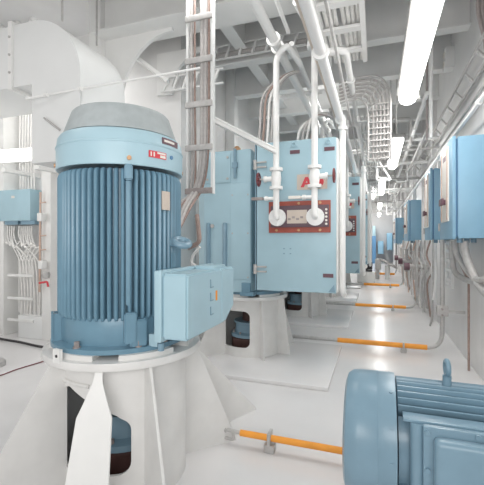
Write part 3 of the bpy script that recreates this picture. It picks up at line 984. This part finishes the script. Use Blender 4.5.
# red fittings on the post
t = thing('sample_line', 'copper red pipe with taps on the white post by the junction box', 'pipe', atY(41, 300, 4.66))
b = MB(); b.tube([atY(40.5, 192, 4.66), atY(40, 250, 4.66), atY(39.5, 292, 4.66)], .016, 8); b.build('pipe', 'pink', t)
for v in (203, 236, 250):
    b = MB(); p = atY(40, v, 4.64); b.tube([p, p + V((.12, 0, .01))], .01, 6); b.build('tap', 'pink', t)
b = MB(); p = atY(39.5, 283, 4.62); b.tube([p, p + V((.18, -.02, .03)), p + V((.2, -.02, -.05))], .016, 8, .03); b.build('red_valve', 'red', t)
for u, v in ((39, 217), (40, 265)):
    p = atY(u, v, 4.58)
    b = MB(); b.box((p.x - .045, 4.58, p.z - .065), (p.x + .045, 4.68, p.z + .065), .01); simple('switch_box', 'small white switch box on the post, %s' % ('upper' if v < 240 else 'lower'), 'switch box', b, 'white')
b = MB(); p = atY(46, 275, 4.6); b.lathe([(0, -.06), (.05, -.05), (.065, 0), (.05, .05), (0, .06)], p, seg=14); simple('pressure_gauge', 'small round grey gauge on the post left of the ribbed motor', 'gauge', b, 'steel')

# floor lines on the left
b = MB(); b.spline([atZ(-30, 331, .02), atZ(0, 338.5, .02), atZ(20, 342, .02), atZ(44, 347, .02), atZ(70, 347, .02)], .018, 8, 5); simple('floor_cable', 'black cable lying along the floor left of the pedestal', 'cable', b, 'black')
b = MB(); b.spline([atZ(-20, 380, .008), atZ(0, 375.5, .008), atZ(18, 369, .008), atZ(48, 360, .008)], .007, 6, 5); simple('floor_cable', 'thin red line lying on the floor left of the pedestal', 'cable', b, 'handw')
b = MB(); p = atZ(-5, 366, 0); b.lathe([(0, 0), (.12, 0), (.12, .06), (.08, .09), (0, .09)], V((p.x, p.y, 0)), seg=20); simple('floor_plug', 'low grey round deck fitting at the left edge of the floor', 'deck fitting', b, 'steel')


# ------------------------------------------------------------------ padded pipes crossing the aisle
def cross_pipe(y, xa, xs0, xs1, label, wall=True, r=.030, rp=.03, sup=(.75,)):
    t = thing('crossing_pipe', label, 'pipe', (xs0, y, 0), 'orange padded pipes across the aisle')
    z = .10
    b = MB()
    pts = [(xa, y, z), (xs0 + .02, y, z)]
    if wall:
        pts = [(xa, y, z), (.87, y, z), (.87, y, 1.62)]
    else:
        pts = [(xa, y, z), (1.0, y, z), (1.0, y, 1.0)]
    b.tube(pts, rp, 12, .22, 8); b.build('pipe', 'steel', t)
    b = MB(); b.cyl((xs0, y, z), (xs1, y, z), r + .006, 16); tag(b.build('sleeve', 'orange', t), 'orange padding sleeve')
    for x in [xs0 + (xs1 - xs0) * f for f in sup]:
        b = MB(); b.box((x - .04, y - .04, 0), (x + .04, y + .04, .06), .008); b.box((x - .012, y - .05, .05), (x + .012, y + .05, .15), .005); b.build('support', 'steel', t)
    return t


t = cross_pipe(2.80, -1.05, -1.0, .4, 'nearest orange padded pipe passing behind the lying motor', r=.018, rp=.014, sup=(.17,))
b = MB(); b.tube([(-1.13, 2.8, .04), (-1.06, 2.8, .035), (-1.06, 2.8, .1)], .012, 8, .02); b.cyl((-1.2, 2.82, .10), (-1.0, 2.8, .10), .015, 8); b.cyl((-1.21, 2.82, .10), (-1.12, 2.81, .10), .024, 8); b.build('drain_hook', 'steel', t)
cross_pipe(5.92, -1.45, -.55, .68, 'second orange padded pipe across the aisle from the camera')
cross_pipe(9.35, -1.5, -.46, .64, 'third orange padded pipe across the aisle from the camera')
cross_pipe(13.9, -1.5, -.40, .74, 'fourth orange padded pipe across the aisle from the camera', r=.038)
cross_pipe(18.6, -1.5, -.30, .80, 'farthest orange padded pipe across the aisle', r=.045)

# ------------------------------------------------------------------ control boxes on the right wall
BX = .80


def control_box(ya_, yb_, label, z0=1.63, z1=2.76, hy=None):
    t = thing('control_box', label, 'control box', (1.0, (ya_ + yb_) / 2, z0), 'blue control boxes on the right wall')
    b = MB(); b.box((BX + .055, ya_, z0), (XW - .002, yb_, z1), .01); b.build('box_body', 'box', t)
    b = MB(); b.box((BX + .035, ya_ + .02, z0 + .02), (BX + .058, yb_ - .02, z1 - .02)); b.build('door_gasket', 'deepblue', t)
    b = MB(); b.box((BX, ya_ - .005, z0 - .005), (BX + .036, yb_ + .005, z1 + .005), .008); d = b.build('door', 'box', t)
    zc = (z0 + z1) / 2 - .13
    L = yb_ - ya_
    b = MB(); b.box((BX - .014, ya_ + L * .22, z0 + .2), (BX, yb_ - L * .2, z1 - .06), .004); b.build('front_panel', 'paper', d)
    for f in (.25, .72):
        b = MB(); b.box((BX - .02, ya_ + L * f, z0 + .22), (BX - .013, ya_ + L * (f + .05), z1 - .08)); b.build('edge_strip', 'pink', d)
    b = MB(); b.box((BX - .05, ya_ + L * .4, zc - .03), (BX - .01, ya_ + L * .4 + .05, zc + .03), .006); b.box((BX - .07, ya_ + L * .3, zc - .04), (BX - .045, ya_ + L * .55, zc + .04), .006); b.build('handle', 'tag', d)
    for z in (z0 + .15, z1 - .15):
        b = MB(); b.cyl((BX - .01, yb_ - .01, z - .05), (BX - .01, yb_ - .01, z + .05), .014, 8); b.build('hinge', 'steel', d)
    b = MB(); b.box((BX - .017, ya_ + L * .4, z1 - .2), (BX - .013, ya_ + L * .6, z1 - .14)); b.build('name_tag', 'tag', d)
    for k in range(3):
        x = BX + .10 + k * .09
        b = MB(); b.cyl((x, ya_ + .15 + .1 * k, z0 - .05), (x, ya_ + .15 + .1 * k, z0), .03, 12); b.build('gland', 'horiz', t)
    return t


control_box(4.76, 5.62, 'nearest blue control box at the right edge of the photo')
control_box(6.6, 7.3, 'second blue control box from the camera on the right wall', 1.62, 2.74)
control_box(10.9, 12.5, 'third blue control box from the camera on the right wall', 1.60, 2.68)
control_box(17.6, 19.6, 'farthest tall blue control box on the right wall', 1.5, 2.6)
# conduits, cables and racks on the right wall
wl = []


def wall_tube(name, label, pts, r, m, fil=.1, group=None):
    b = MB(); b.tube(pts, r, 10, fil, 5); return simple(name, label, 'pipe' if m != 'cable' else 'cable', b, m, group)


b = MB(); b.spline([(.95, 4.95, 1.60), (.98, 4.95, 1.40), (1.05, 4.8, 1.15), (1.08, 4.5, 1.05), (1.085, 4.1, 1.05)], .045, 10, 6); simple('hose', 'thick grey hose bending from the nearest control box to the wall', 'hose', b, 'steel')
b = MB(); b.spline([(.90, 5.2, 1.60), (.92, 5.2, 1.45), (.98, 5.1, 1.3), (1.04, 4.8, 1.18), (1.10, 4.5, 1.22)], .035, 10, 6); simple('hose', 'second grey hose curving below the nearest control box', 'hose', b, 'steel')
b = MB(); b.spline([(.92, 5.5, 1.60), (.92, 5.5, 1.4), (.95, 5.45, 1.2), (1.05, 5.2, 1.12), (1.10, 5.0, 1.15)], .035, 10, 6); simple('hose', 'grey hose curving left below the nearest control box', 'hose', b, 'steel')
q = atX(466, 240, 1.06); y1_ = q.y
wall_tube('conduit', 'thin brown conduit running down the right wall to the floor', [(1.08, y1_, 1.6), (1.08, y1_, 1.2), (1.08, y1_ - .05, 1.1), (1.08, y1_ - .05, 0.0)], .014, 'bcable', .05)
wall_tube('conduit', 'thin brown conduit slanting across the right wall', [(1.08, 6.1, 1.38), (1.08, y1_ + .05, 1.15)], .018, 'bcable')
for k, (u, v0, v1) in enumerate(((425, 240, 340), (433, 242, 342), (436, 250, 300), (416, 242, 300), (419, 245, 310), (411, 243, 290), (407, 244, 300))):
    x = 1.02 - .02 * (k % 3)
    p, q = atX(u, v0, x), atX(u, v1, x)
    y = (p.y + q.y) / 2
    z0_ = max(.02, q.z)
    wall_tube('conduit', ('slim grey conduit below the second control box, nearest of two', 'slim grey conduit just behind the second padded pipe bend', 'short white conduit near the second padded pipe bend', 'slim conduit below the third control box', 'brown conduit left of the second control box', 'far slim brown conduit below the third control box', 'far slim white conduit below the third control box')[k],
              [(x, y, 1.62), (x, y, (1.6 + z0_) / 2), (x - .02, y + .06 * (-1) ** k, z0_ + .12), (x - .05, y, z0_)], .014 + .004 * (k % 2), ('steel', 'steel', 'whitepipe', 'steel', 'bcable', 'bcable', 'whitepipe')[k], .08)
# valve cluster on the riser of the second padded pipe
t = thing('pipe_clamp', 'grey clamp with bolts on the riser of the second padded pipe', 'clamp', (.95, 5.92, .6))
b = MB(); b.box((.80, 5.86, .56), (.94, 5.98, .70), .01); b.box((.94, 5.90, .60), (XW, 5.94, .64)); b.build('clamp_body', 'steel', t)
for z in (.58, .66):
    b = MB(); b.cyl((.86, 5.83, z), (.86, 5.86, z), .016, 6); b.build('bolt', 'dsteel', t)
# ladder rungs on wall below the second box
rack('cable_ladder', 'white cable ladder on the right wall below the second control box', [[(1.06, 6.3, .9), (1.06, 6.3, 1.62)], [(1.06, 6.75, .9), (1.06, 6.75, 1.62)]],
     [((1.06, 6.3, z), (1.06, 6.75, z)) for z in (1.0, 1.15, 1.3, 1.45, 1.57)], .03, .04, 'white', .03, .05)
# wall rack high on the right and the pipe under it
rack('cable_rack', 'long grey cable rack high along the right wall', [[(1.0, 2.5, 3.62), (1.0, 12, 3.62)], [(1.10, 2.5, 3.5), (1.10, 12, 3.5)]],
     [((1.0, 2.8 + .6 * k, 3.62), (1.10, 2.8 + .6 * k, 3.5)) for k in range(15)], .02, .04, 'steel', .05, .02)
pipe_run(.98, 3.0, 3.0, 24, .022, 'white handrail like pipe above the control boxes', (4.4, 6, 8), name='wall_pipe')
pipe_run(1.05, 3.2, 3.0, 24, .016, 'thin grey pipe high above the control boxes', (), m='steel', name='wall_pipe')
for k in range(3):
    x = 1.02 + .035 * k
    b = MB(); y = 4.4
    b.spline([(x, y, ZC), (x - .03, y + .05, 4.2), (x - .05, y, 3.9), (x, y - .05, 3.55), (x + .02, y - .05, 3.1)], .018, 8, 5)
    simple('wall_cable', 'dark grey cable hanging high on the right wall', 'cable', b, 'dsteel', 'hanging cables high on the right wall')
# plate with two round holes between the beams
p = atX(447, 60, 1.06)
t = thing('penetration_plate', 'small grey plate with two round cable holes high on the right wall', 'plate', p)
b = MB(); b.box((1.02, p.y - .11, p.z - .16), (XW, p.y + .11, p.z + .16), .006); b.build('plate', 'beam', t)
for dz in (-.07, .07):
    b = MB(); b.torus((1.015, p.y, p.z + dz), (1, 0, 0), .04, .012, 18, 8); b.build('ring', 'paper', t)
    b = MB(); b.cyl((1.012, p.y, p.z + dz), (1.02, p.y, p.z + dz), .034, 16); b.build('hole', 'dark', t)
# goose neck pipe by the lamp
b = MB(); b.tube([atY(380, 120, 7.5), atY(411, 118, 7.5), atY(411, 133, 7.5), atY(411, 145, 7.5)], .025, 10, .08); simple('bent_pipe', 'grey bent pipe below the end of the nearest strip lamp', 'pipe', b, 'steel')
b = MB(); a = atY(431, 100, 5.5); b.tube([(a.x, 5.5, ZC), (a.x, 5.5, 2.95)], .022, 10); simple('upright_pipe', 'grey upright pipe right of the nearest strip lamp end', 'pipe', b, 'whitepipe')
b = MB(); a = atY(427, 100, 5.6); b.tube([(a.x, 5.6, ZC), (a.x, 5.6, 2.95)], .014, 8); simple('upright_pipe', 'thin dark upright conduit right of the nearest strip lamp end', 'pipe', b, 'dsteel')
# pipes across the aisle under the ceiling
k = 0
for y, z, r, m in ((8.0, 3.55, .03, 'whitepipe'), (8.15, 3.4, .022, 'steel'), (9.8, 3.45, .04, 'whitepipe'), (10.6, 3.2, .03, 'steel'), (12.0, 3.45, .04, 'beam'), (13.4, 3.3, .03, 'whitepipe'), (15.2, 3.45, .05, 'beam'), (17.5, 3.3, .04, 'steel'), (20, 3.4, .06, 'beam'), (23, 3.3, .06, 'whitepipe')):
    b = MB(); b.tube([(-.5 if k % 2 else .2, y, z), (XW, y, z)], r, 10)
    simple('cross_pipe', '%s cross pipe under the ceiling, %s from the camera' % ({'whitepipe': 'white', 'steel': 'grey', 'beam': 'pale'}[m], ('first', 'second', 'third', 'fourth', 'fifth', 'sixth', 'seventh', 'eighth', 'ninth', 'tenth')[k]), 'pipe', b, m); k += 1
# triangular bracket in the overhead clutter
t = thing('hanger_frame', 'pale triangular hanger frame left of the second strip lamp', 'hanger', (-.1, 8.6, 3.0))
for a, c in (((375, 155), (378, 177)), ((375, 155), (391, 180)), ((378, 177), (391, 180)), ((364, 163), (375, 160)), ((363, 162), (368, 195))):
    b = MB(); b.bar(atY(a[0], a[1], 8.6), atY(c[0], c[1], 8.6), .03, .04, (0, 1, 0)); b.build('bar', 'beam', t)
random.seed(3)
# slender droppers in the far overhead clutter
for k in range(16):
    y = 7 + k * .95
    x = random.uniform(-.3, .9)
    z = random.uniform(2.85, 3.2)
    b = MB(); b.tube([(x, y, ZC), (x, y, z), (x + random.choice((-.25, .25)), y, z)], random.choice((.012, .018, .026)), 8, .05)
    simple('drop_pipe', 'slim bent pipe hanging in the far overhead clutter', 'pipe', b, ('whitepipe', 'steel', 'beam')[k % 3], 'bent pipes in the far overhead clutter')
# dark stub pipes and wheels low on the right wall
for k, y in enumerate((9.7, 12.2, 14.6)):
    t = thing('wall_valve', ('valve with dark motor low on the right wall by the third padded pipe', 'valve with dark motor low on the right wall past the third padded pipe', 'valve with dark motor low on the right wall by the fourth padded pipe')[k], 'valve', (.95, y, .7))
    b = MB(); b.cyl((.72, y, 1.0), (XW, y, 1.0), .06, 12); b.cyl((.85, y, .7), (.85, y, 1.35), .045, 12); b.build('valve_body', 'cable', t)
    b = MB(); b.cyl((.62, y, 1.0), (.74, y, 1.0), .09, 14); b.build('actuator', 'tag', t)
    b = MB(); b.torus((.85, y, 1.36), (0, 0, 1), .09, .012, 18, 6); b.bar((.77, y, 1.36), (.93, y, 1.36), .014); b.build('handwheel', 'steel', t)
for k in range(14):
    y = 8.6 + .55 * k
    x = 1.05 - .04 * (k % 4)
    b = MB(); b.spline([(x, y, 1.62), (x - .06, y + .1, 1.3), (x + .03, y - .05, 1.0), (x - .05, y + .1, .7), (x, y, .05)], .018, 7, 4)
    simple('wall_cable', 'slack cable hanging below the far control boxes', 'cable', b, ('bcable', 'steel', 'wcable', 'pink')[k % 4], 'slack cables below the far control boxes')
# dark box and loop of pipe on the third pad, far floor things
PX, PY = -.33, 15.5
b = MB(); b.box((PX - .35, PY - .3, 0), (PX + .3, PY + .3, .42), .02); simple('pump_plinth', 'low white block under the small black pump', 'plinth', b, 'ped')
t = thing('deck_pump', 'small black pump with open ring on a white block past the fourth padded pipe', 'pump', (PX, PY, .42))
b = MB(); b.torus((PX - .07, PY, .62), (0, 1, 0), .13, .04, 20, 8); b.box((PX + .02, PY - .08, .5), (PX + .2, PY + .1, .79), .03); b.box((PX - .2, PY - .1, .42), (PX + .2, PY + .15, .48), .02); b.build('pump_body', 'black', t)
b = MB(); b.cyl((PX - .07, PY - .03, .62), (PX - .07, PY + .03, .62), .06, 14); b.build('pump_face', 'paper', t)
t = thing('manhole_hatch', 'grey oval hatch cover leaning on a round post far down the aisle', 'hatch', (.42, 17, 0))
b = MB(); b.lathe([(0, .0), (.38, .0), (.42, .03), (.42, .06), (.3, .1), (0, .12)], V((0, 0, 0)), seg=28)
for v in b.bm.verts:
    v.co = Matrix.Rotation(R(28), 4, 'Y') @ v.co + V((.47, 17, .62))
b.build('cover', 'cable', t)
b = MB(); b.cyl((.45, 17, 0), (.45, 17, .58), .1, 14); b.build('base', 'white', t)
b = MB(); b.box((-.04, 16.8, .4), (.2, 17.1, .85), .03); b.cyl((.06, 16.95, .0), (.06, 16.95, .42), .08, 12); b.build('hinge_block', 'steel', t)
# blue lockers at the end
for k, (u0, u1, v0, v1, m, lab) in enumerate(((372, 376, 236, 256, 'deepblue', 'dark blue tall locker far at the end of the aisle, leftmost'), (372.5, 375.5, 226, 236, 'cabinet', 'light blue box on top of the dark blue locker'), (378, 383.5, 241, 254, 'box', 'blue cabinet in the middle of the far end wall'), (387, 394, 233, 250, 'box', 'blue cabinet right on the far end wall'))):
    yy = 28.6
    p, q = atY(u0, v0, yy), atY(u1, v1, yy)
    q.x = min(q.x, XW - .06)
    t = thing('locker', lab, 'locker', (p.x, yy, q.z))
    zlow = 0 if k == 0 else q.z
    b = MB(); b.box((p.x, yy, zlow), (min(q.x, XW - .01), YE - .002, p.z), .01); b.build('locker_body', m, t)
    b = MB(); b.box((p.x + .03, yy - .02, zlow + .04), (q.x - .03, yy, p.z - .04), .004); b.build('locker_door', m, t)
# white door frame beyond the machines
b = MB(); b.box((-.42, 19.9, 0), (-.28, 20.1, 3.3)); b.box((XM, 19.9, 3.3), (XW, 20.1, 3.5)); struct('trim_%d' % tn, b, 'white'); tn += 1

# ------------------------------------------------------------------ lying motor in the foreground
HY, HZ = 2.27, .525
HR = .33
hx0 = -.162
hm = thing('horizontal_motor', 'grey blue motor lying in the foreground at the lower right', 'motor', (.35, HY, 0))
C = V((0, HY, HZ))
b = MB(); b.lathe([(0, hx0 + .004), (.20, hx0 + .004), (.27, hx0), (.305, hx0 + .012), (.325, hx0 + .04), (HR, hx0 + .08), (HR, hx0 + .165), (HR + .003, hx0 + .17), (HR, hx0 + .175), (HR, hx0 + .258), (HR - .02, hx0 + .26), (.28, hx0 + .26)], C, axis='x', seg=72)
cw = b.build('fan_cowl', 'horiz', hm)
for a in (118, 62, 150, 178, 215):
    p = V((hx0 + .235, HY + HR * math.cos(R(a)), HZ + HR * math.sin(R(a)))); d = V((0, math.cos(R(a)), math.sin(R(a))))
    b = MB(); b.cyl(p - d * .005, p + d * .005, .009, 10); b.build('screw', 'horiz', cw)
fx0, fx1 = hx0 + .268, .86
b = MB()
poly = []
NFH = 45
for i in range(NFH):
    a = 360 / NFH * i
    for r, da in ((.20, -1.6), (.306, -1.0), (.313, -.5), (.313, .5), (.306, 1.0), (.20, 1.6)):
        poly.append((.258 if 133 < a % 360 < 232 else r, a + da))
rows = []
for x in (fx0, fx1):
    rows.append([b.bm.verts.new((x, HY + r * math.cos(R(a)), HZ + r * math.sin(R(a)))) for r, a in poly])
n = len(poly)
for k in range(n):
    b.bm.faces.new((rows[0][k], rows[0][(k + 1) % n], rows[1][(k + 1) % n], rows[1][k]))
b.bm.faces.new(rows[0][::-1]); b.bm.faces.new(rows[1])
b.build('ribbed_casing', 'horiz', hm, ang=40)
b = MB(); b.lathe([(0, fx1), (.31, fx1), (.33, fx1 + .02), (.33, fx1 + .06), (.2, fx1 + .1), (0, fx1 + .1)], C, axis='x', seg=56); b.build('end_shield', 'horiz', hm)
# lifting eye on top
ex = atY(375, 360, HY).x
ex = atY(447, 366, HY).x
b = MB(); b.torus((ex, HY, .925), (1, .05, 0), .037, .013, 24, 10); b.cyl((ex, HY, HZ + HR - .06), (ex, HY, .885), .022, 14); b.build('lifting_eye', 'horiz', hm)
# terminal box with lid on the camera side
bx0, bx1 = .235, .82
by0, by1 = HY - .385, HY - .215
bz0, bz1 = .24, .738
b = MB(); b.box((bx0 + .02, by0 + .07, bz0), (bx1, by1, bz1 - .01), .012); b.box((hx0 + .285, by0 + .085, bz1 + .0), (bx1 + .03, by1, bz1 + .014), .004); b.build('box_base', 'horiz', hm)
b = MB(); b.tube([(hx0 + .35, HY - .285, bz0), (hx0 + .35, HY - .285, bz1)], .035, 14); b.build('side_rib', 'horiz', hm)
b = MB(); b.box((bx0 - .03, by0 + .04, bz0 - .015), (bx1 + .03, by0 + .072, bz1 + .012), .01); lidf = b.build('lid_flange', 'horiz', hm)
b = MB(); b.box((bx0 + .01, by0 - .03, bz0 + .015), (bx1, by0 + .045, bz1 - .02), .04, seg=5); b.build('lid', 'horiz', hm)
for x, z in ((bx0 - .012, bz1 - .015), (bx0 + .19, bz1 - .003), (bx0 - .012, .55), (bx0 - .012, .25)):
    b = MB(); b.cyl((x, by0 + .028, z), (x, by0 + .045, z), .012, 10); b.build('screw', 'horiz', lidf)
# feet and bed
for x in (.16, .72):
    for s in (-1, 1):
        b = MB(); b.box((x - .06, HY + s * .24 - .08, .16), (x + .06, HY + s * .24 + .08, .20), .006); b.box((x - .05, HY + s * .22 - .02, .19), (x + .05, HY + s * .22 + .02, .38), .006); b.build('foot', 'horiz', hm)
b = MB(); b.box((0.03, HY - .36, 0), (.95, HY + .36, .16), .01); simple('motor_bed', 'white steel bed on the floor carrying the lying motor', 'motor bed', b, 'ped')

# ------------------------------------------------------------------ added fill lights without fixtures, over the hall and behind the camera
def fill_light(x, y, z, sx, sy, w, rot=(0, 0, 0)):
    L = bpy.data.lights.new('added_fill', 'AREA')
    L.shape = 'RECTANGLE'; L.size = sx; L.size_y = sy; L.energy = w; L.color = (1, .985, .965)
    o = bpy.data.objects.new('added_fill', L); COL.objects.link(o); o.location = (x, y, z); o.rotation_euler = rot
    return o


fill_light(-3.4, 1.2, 4.3, 1.6, 1.6, 15)
fill_light(-4.7, 4.35, 4.5, 1.2, .3, 25)
fill_light(-5.8, 2.2, 2.3, 1.0, .8, 15, (R(90), 0, R(-15)))
fill_light(-.5, 27, 4.3, 1.2, 1.2, 60)
fill_light(.0, -1.4, 2.2, 3.0, 1.6, 95, (R(112), 0, R(14)))
fill_light(-1.6, 3.6, 4.35, 1.0, .6, 24)
for y in (7.6, 12.0, 17, 22, 27):
    fill_light(-.9, y, 4.3, 1.2, .6, 34)

w = bpy.data.worlds.new('world'); SC.world = w
w.use_nodes = True
w.node_tree.nodes['Background'].inputs[0].default_value = (1, .99, .985, 1)
w.node_tree.nodes['Background'].inputs[1].default_value = .5

SC.view_settings.view_transform = 'Standard'
SC.view_settings.look = 'None'
SC.view_settings.gamma = 1
SC.view_settings.exposure = 0.12
SC.cycles.use_denoising = True
SC.cycles.max_bounces = 10
SC.cycles.diffuse_bounces = 6
